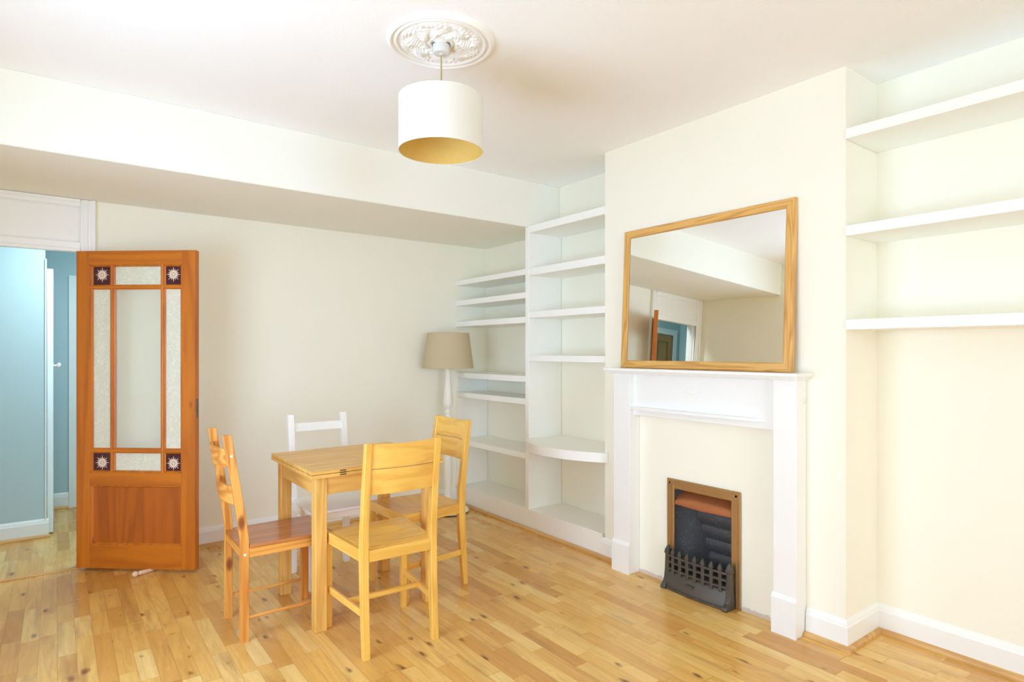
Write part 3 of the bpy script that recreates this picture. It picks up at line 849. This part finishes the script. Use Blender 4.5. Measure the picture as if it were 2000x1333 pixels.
# ------------------------------------------------------------------ floor lamp in the corner
def floor_lamp():
    t = empty('floor_lamp', (2.622, 4.375, 0), 0, 'white turned floor lamp with taupe tapered shade in the corner by the bookcase', 'lamp')
    w = M['lampwhite']
    MB().lathe([(.165, 0), (.170, .003), (.170, .008)], seg=64).build('base_pad', M['rubber'], t, True)
    MB().lathe([(.168, .008), (.174, .012), (.174, .020), (.168, .026), (.120, .032), (.070, .040), (.058, .050), (.05, .052)], seg=64).build('base', w, t, True)
    prof = [(.046, .050), (.050, .058), (.050, .072), (.040, .080), (.034, .088), (.036, .100), (.044, .112), (.044, .124), (.034, .132), (.028, .142),
            (.030, .18), (.034, .26), (.036, .34), (.034, .42), (.028, .52), (.023, .60), (.021, .66), (.026, .672), (.034, .680), (.034, .690), (.026, .700), (.020, .712),
            (.023, .735), (.034, .765), (.040, .790), (.040, .800), (.030, .806), (.019, .812), (.018, .822), (.027, .828), (.030, .838), (.027, .848), (.018, .854), (.017, .864),
            (.026, .872), (.036, .886), (.041, .905), (.042, .925), (.038, .97), (.032, 1.03), (.026, 1.10), (.022, 1.16), (.021, 1.195), (.025, 1.20), (.025, 1.212), (.012, 1.218)]
    MB().lathe(prof, seg=40).build('turned_column', w, t, True, 60)
    MB().lathe([(.012, 1.216), (.012, 1.235), (.020, 1.24), (.020, 1.28), (.014, 1.285), (.024, 1.31), (.030, 1.34), (.024, 1.37), (.004, 1.385)], seg=24).build('bulb_holder', M['plastic'], t, True)
    s = MB().lathe([(.213, 1.206), (.214, 1.206), (.1745, 1.500), (.1735, 1.500)], seg=72, cap=False).build('lamp_shade', M['shade_t'], t, True, 30)
    MB().lathe([(.2122, 1.2065), (.1728, 1.4995)], seg=72, cap=False).build('shade_lining', M['lampwhite'], s, True)
    for rr, zz in ((.2135, 1.207), (.174, 1.499)):
        mb = MB(); mb.tube([(rr*math.cos(2*PI*k/48), rr*math.sin(2*PI*k/48), zz) for k in range(49)], .0022, 6)
        mb.build('shade_rim', M['shade_t'], s, True)
    mb = MB()
    for k in range(3):
        a = 2*PI*k/3
        mb.tube([(.015*math.cos(a), .015*math.sin(a), 1.24), (.17*math.cos(a), .17*math.sin(a), 1.25), (.207*math.cos(a), .207*math.sin(a), 1.235)], .0015, 6)
    mb.build('shade_carrier', M['steel'], s, True)
floor_lamp()

# ------------------------------------------------------------------ dining table
def table():
    x0, x1, y0, y1 = .983, 1.636, 2.864, 3.478
    t = empty('dining_table', ((x0+x1)/2, (y0+y1)/2, 0), 0, 'small square oak folding-top table with two stacked leaves and small dark hinges', 'table')
    ox, oy = (x0+x1)/2, (y0+y1)/2; m = M['table']; L2 = .058
    for sx in (0, 1):
        for sy in (0, 1):
            a = (x0 if sx == 0 else x1-L2)-ox; c = (y0 if sy == 0 else y1-L2)-oy
            B('leg', m['Z'], t, a, a+L2, c, c+L2, 0, .743, bev=.003)
    for yy in (y0+.008, y1-.008-.02): B('apron', m['X'], t, x0+L2-ox, x1-L2-ox, yy-oy, yy+.02-oy, .655, .742, bev=.001)
    for xx in (x0+.008, x1-.008-.02): B('apron', m['Y'], t, xx-ox, xx+.02-ox, y0+L2-oy, y1-L2-oy, .655, .742, bev=.001)
    X0, X1, Y0, Y1 = .953-ox, 1.668-ox, 2.836-oy, 3.500-oy
    B('lower_leaf', m['X'], t, X0, X1, Y0, Y1, .7435, .7605, bev=.002, seg=2)
    B('upper_leaf', m['X'], t, X0, X1, Y0, Y1, .7625, .780, bev=.0025, seg=2)
    # hinges on the near and far edges, black knuckles
    for xx in (.155+X0, X1-.155):
        mb = MB()
        for dz in (-.010, 0, .010):
            mb.box(xx-.016, xx+.016, Y0-.0015, Y0+.004, .7615+dz-.0022, .7615+dz+.0022, bev=.0006)
        mb.build('hinge', M['dark'], t)
    for sy in (Y0,):
        pass
table()

# ------------------------------------------------------------------ oak chairs with two-board backs
def oak_chair(loc, rz, label):
    t = empty('dining_chair', loc, rz, label, 'chair', 'oak dining chairs with two-board backs')
    m = M['oak']
    # local: front +y, rear -y ; rear face of foot y=-.219, front face .219
    rw, fw = .185, .215; lw = .032
    def rear_leg(s):
        # centreline keys (z, y_centre, depth)
        keys = [(0, -.200, .030), (.12, -.190, .035), (.30, -.178, .041), (.44, -.174, .044), (.56, -.178, .040), (.72, -.196, .034), (.86, -.214, .030), (.946, -.226, .027)]
        rings = []
        x1 = s*rw; x0 = s*(rw-lw)
        a, b2 = min(x0, x1), max(x0, x1)
        for z, y, d in keys:
            e = .0025
            rings.append([(a+e, y-d/2, z), (b2-e, y-d/2, z), (b2, y-d/2+e, z), (b2, y+d/2-e, z), (b2-e, y+d/2, z), (a+e, y+d/2, z), (a, y+d/2-e, z), (a, y-d/2+e, z)])
        MB().loft(rings).build('leg', m['Z'], t, True, 30)
    for s in (-1, 1):
        rear_leg(s)
        a, b2 = sorted((s*fw, s*(fw-.032)))
        mb = MB(); mb.hexa([(a+.002, .189, 0), (b2-.002, .189, 0), (b2-.002, .217, 0), (a+.002, .217, 0), (a, .186, .418), (b2, .186, .418), (b2, .219, .418), (a, .219, .418)], .002)
        mb.build('leg', m['Z'], t)
        # side rail (seat level), from rear leg to front, outer strip visible beside the seat
        xo, xi = s*(rw-.001), s*(rw-.024); xo2, xi2 = s*(fw-.001), s*(fw-.024)
        p = [(min(xo, xi), -.153, .416), (max(xo, xi), -.153, .416), (max(xo2, xi2), .219, .416), (min(xo2, xi2), .219, .416)]
        MB().hexa(p+[(q[0], q[1], .470) for q in p], .002).build('side_rail', m['Y'], t)
        # side stretcher
        p = [(s*(rw-.006) if s < 0 else s*(rw-.022), -.168, .172), (s*(rw-.022) if s < 0 else s*(rw-.006), -.168, .172),
             (s*(fw-.022) if s < 0 else s*(fw-.008), .190, .172), (s*(fw-.008) if s < 0 else s*(fw-.022), .190, .172)]
        p = sorted(p[:2])+sorted(p[2:], reverse=True)
        MB().hexa(p+[(q[0], q[1], .204) for q in p], .002).build('stretcher', m['Y'], t)
    B('stretcher', m['X'], t, -.194, .194, -.012, .008, .176, .200, bev=.002)
    B('rear_rail', m['X'], t, -rw+lw, rw-lw, -.194, -.172, .416, .468, bev=.002)
    B('front_rail', m['X'], t, -fw+.024, fw-.024, .196, .216, .416, .468, bev=.002)
    # seat panel, dished
    nx, ny = 24, 24; mb = MB(); g = []; gb = []
    for j in range(ny+1):
        q = j/ny; y = -.172+(.218+.172)*q
        hw = (rw-.026)+(fw-rw)*max(0, (y+.153)/.372); hw = min(hw, fw-.026)
        row, rb = [], []
        for i in range(nx+1):
            u = -1+2*i/nx; x = u*hw
            r2 = (u/.72)**2+((q-.50)/.34)**2
            dip = .012*max(0, 1-r2)**.9 if r2 < 1 else 0
            row.append(mb.bm.verts.new((x, y, .4715-dip))); rb.append(mb.bm.verts.new((x, y, .450)))
        g.append(row); gb.append(rb)
    for j in range(ny):
        for i in range(nx):
            mb.bm.faces.new((g[j][i], g[j][i+1], g[j+1][i+1], g[j+1][i])); mb.bm.faces.new((gb[j][i], gb[j+1][i], gb[j+1][i+1], gb[j][i+1]))
    for i in range(nx):
        mb.bm.faces.new((g[0][i], gb[0][i], gb[0][i+1], g[0][i+1])); mb.bm.faces.new((g[ny][i], g[ny][i+1], gb[ny][i+1], gb[ny][i]))
    for j in range(ny):
        mb.bm.faces.new((g[j][0], g[j+1][0], gb[j+1][0], gb[j][0])); mb.bm.faces.new((g[j][nx], gb[j][nx], gb[j+1][nx], g[j+1][nx]))
    mb.build('seat', m['X'], t, True, 30)
    # bowed back boards
    def board(z0, z1, crest):
        rings = []; n = 20
        for k in range(n+1):
            f = -1+2*k/n; x = f*(rw-lw+.002)
            bow = -.020*(1-f*f)
            def yy(z): return -.192-(z-.70)*.125+bow
            zt = z1-(crest*(1-f*f)*.006)
            rings.append([(x, yy(z0)-.009, z0), (x, yy(z0)+.009, z0), (x, yy(zt)+.008, zt), (x, yy(zt)-.008, zt)])
        MB().loft(rings).build('back_board', m['X'], t, True, 40)
    board(.716, .829, 0); board(.834, .945, 1)
    return t
oak_chair((1.254, 2.694, 0), math.radians(-1.5), 'pale oak chair seen from behind, its intact two-board back facing away from the table')
c2 = oak_chair((1.689, 3.137, 0), math.radians(91.5), 'pale oak chair with chipped two-board back between table and floor lamp')

tb = [o for o in c2.children if o.name.startswith('back_board')][-1]
random.seed(11); mb = MB()
for cx, cz, rr in ((.012, .918, .0035), (.004, .925, .003), (.006, .908, .003), (.03, .912, .0015), (-.02, .914, .0015), (.02, .904, .0014), (-.012, .905, .0014), (.036, .903, .001), (-.004, .899, .0015)):
    y = -.192-(cz-.70)*.125-.020*(1-(cx/.155)**2)+.0086
    p0 = [(cx+rr*math.cos(a*PI/3+.3)*(1+.3*math.sin(a*2)), y-.001, cz+rr*math.sin(a*PI/3+.3)) for a in range(6)]
    mb.loft([p0, [(q[0], y+.0004, q[2]) for q in p0]])
mb.build('chipped_varnish', M['plastic'], tb)

# ------------------------------------------------------------------ ladder-back chairs (amber pine / white)
def ladder_chair(loc, rz, label, mats, seatmats, w, dims, slats, caps=True, thick=.024, name='ladder_back_chair', zt=.965, lean=.075, dep=.42, stz=.108):
    t = empty(name, loc, rz, label, 'chair')
    hw = w/2; D = dep/2; pd = .038
    for s in (-1, 1):
        a, b2 = sorted((s*hw, s*(hw-thick)))
        rings = []
        for z, y in ((0, -D), (.25, -D), (.47, -D), (.54, -D-.008), (.70, -D-lean*.42), (zt, -D-lean)):
            e = .002; d = pd-(.001 if z > .6 else 0)
            rings.append([(a+e, y, z), (b2-e, y, z), (b2, y+e, z), (b2, y+d-e, z), (b2-e, y+d, z), (a+e, y+d, z), (a, y+d-e, z), (a, y+e, z)])
        MB().loft(rings).build('leg', mats['Z'], t, True, 30)
        a, b2 = sorted((s*(hw+.004), s*(hw-thick-.004)))
        MB().box(a, b2, D-.037, D, 0, .428, bev=.002).build('leg', mats['Z'], t)
        xa, xb = sorted((s*(hw-.002), s*(hw-.020)))
        MB().box(xa, xb, -D+.036, D-.036, .388, .432, bev=.0015).build('side_rail', mats['Y'], t)
        MB().box(s*(hw-.011)-.006, s*(hw-.011)+.006, -D+.036, D-.036, stz-.006, stz+.007, bev=.002).build('stretcher', mats['Y'], t)
        if caps:
            for z, y in ((.868, -D-lean*.78+.020), (.405, -D+.020)):
                o = MB().lathe([(.001, .0024), (.004, .0022), (.0062, .0008), (.0062, -.001)], seg=16).build('screw_cap', M['lampwhite'], t, True)
                o.rotation_euler = (0, s*PI/2, 0); o.location = (s*hw, y, z)
    B('rear_rail', mats['X'], t, -hw+thick, hw-thick, -D+.006, -D+.026, .388, .430, bev=.0015)
    B('front_rail', mats['X'], t, -hw+thick, hw-thick, D-.028, D-.008, .388, .430, bev=.0015)
    # seat board
    sb = seatmats['Y']
    mb = MB(); mb.hexa([(-hw+thick+.001, -D+.002, .430), (hw-thick-.001, -D+.002, .430), (hw-thick-.001, -D+.040, .430), (-hw+thick+.001, -D+.040, .430),
                        (-hw+thick+.001, -D+.002, .446), (hw-thick-.001, -D+.002, .446), (hw-thick-.001, -D+.040, .446), (-hw+thick+.001, -D+.040, .446)], .001)
    mb.hexa([(-hw-.002, -D+.040, .430), (hw+.002, -D+.040, .430), (hw+.010, D+.016, .430), (-hw-.010, D+.016, .430), (-hw-.002, -D+.040, .447), (hw+.002, -D+.040, .447), (hw+.010, D+.016, .447), (-hw-.010, D+.016, .447)], .004)
    mb.build('seat', sb, t)
    for z0, z1 in slats:
        rings = []; n = 16
        zm = (z0+z1)/2; yc = -D-lean*min(1, (zm-.5)/(zt-.5))+.018
        for k in range(n+1):
            f = -1+2*k/n; x = f*(hw-thick+.001); bow = -dims*(1-f*f)
            rings.append([(x, yc+bow-.008, z0), (x, yc+bow+.008, z0), (x, yc+bow+.008-(z1-z0)*.15, z1), (x, yc+bow-.008-(z1-z0)*.15, z1)])
        MB().loft(rings).build('back_slat', mats['X'], t, True, 40)
    return t
ladder_chair((.884, 3.150, 0), -PI/2, 'amber pine ladder-back chair with red-brown seat, side-on at the table', M['pine'], M['pine_seat'], .350, .032, ((.815, .900), (.640, .725)))
WW = {a: M['white_wood'] for a in 'XYZ'}
ladder_chair((1.318, 3.567, 0), PI, 'white painted chair tucked under the table against the wall', WW, WW, .372, .006, ((.850, .900), (.665, .705)), caps=False, thick=.036, zt=.955, lean=.060, dep=.40, stz=.19, name='painted_chair')
# ------------------------------------------------------------------ light
WORLD = 8.3
w = bpy.data.worlds.new('World'); S.world = w; w.use_nodes = True
nt = w.node_tree; nt.nodes.clear()
bg = nt.nodes.new('ShaderNodeBackground'); wo = nt.nodes.new('ShaderNodeOutputWorld'); nt.links.new(bg.outputs[0], wo.inputs[0])
tc = nt.nodes.new('ShaderNodeTexCoord'); sp = nt.nodes.new('ShaderNodeSeparateXYZ'); nt.links.new(tc.outputs['Generated'], sp.inputs[0])
r = ramp(nt, math_n(nt, 'MULTIPLY_ADD', sp.outputs[2], .5, .5), [(0, (.88, 1.19, 1.66, 1)), (.47, (.88, 1.19, 1.66, 1)), (.53, (.86, 1.16, 1.59, 1)), (1, (.84, 1.14, 1.58, 1))])
nt.links.new(r, bg.inputs[0]); bg.inputs[1].default_value = WORLD

# added hall fill: made-up disc and area light standing in for hall daylight
hl = empty('hall_fill_light', (.30, 4.98, 2.5), 0, 'unseen round fill light added to brighten the blue hallway', 'fill light')
m, nt2, b, out = newmat('fill_light_glow'); b.inputs['Emission Color'].default_value = (.95, .98, 1, 1); b.inputs['Emission Strength'].default_value = 3
MB().lathe([(.14, 0), (.14, -.03), (.11, -.06), (.01, -.075)], seg=40).build('fill_disc', m, hl, True)
li = bpy.data.lights.new('hall_fill_lamp', 'AREA'); li.shape = 'DISK'; li.size = .3; li.energy = 21; li.color = (.84, .93, 1)
lo = bpy.data.objects.new('hall_fill_lamp', li); COL.objects.link(lo); lo.location = (.30, 4.98, 2.41)

# ------------------------------------------------------------------ camera
cam = bpy.data.cameras.new('Camera'); co = bpy.data.objects.new('Camera', cam); COL.objects.link(co)
Fpx = math.sqrt(888*1568)
cam.sensor_width = 36; cam.lens = Fpx/2000*36; cam.shift_y = 19.5/2000; cam.clip_start = .05
co.location = (0, 0, 1.35); co.rotation_euler = (PI/2, 0, -math.atan2(Fpx, 1568))
S.camera = co
S.view_settings.view_transform = 'Standard'; S.view_settings.look = 'None'; S.view_settings.gamma = 1; S.view_settings.exposure = 0.0
S.view_settings.use_curve_mapping = False
S.cycles.max_bounces = 16; S.cycles.diffuse_bounces = 10; S.cycles.transparent_max_bounces = 12
S.cycles.caustics_reflective = False; S.cycles.caustics_refractive = False
S.cycles.sample_clamp_indirect = 8
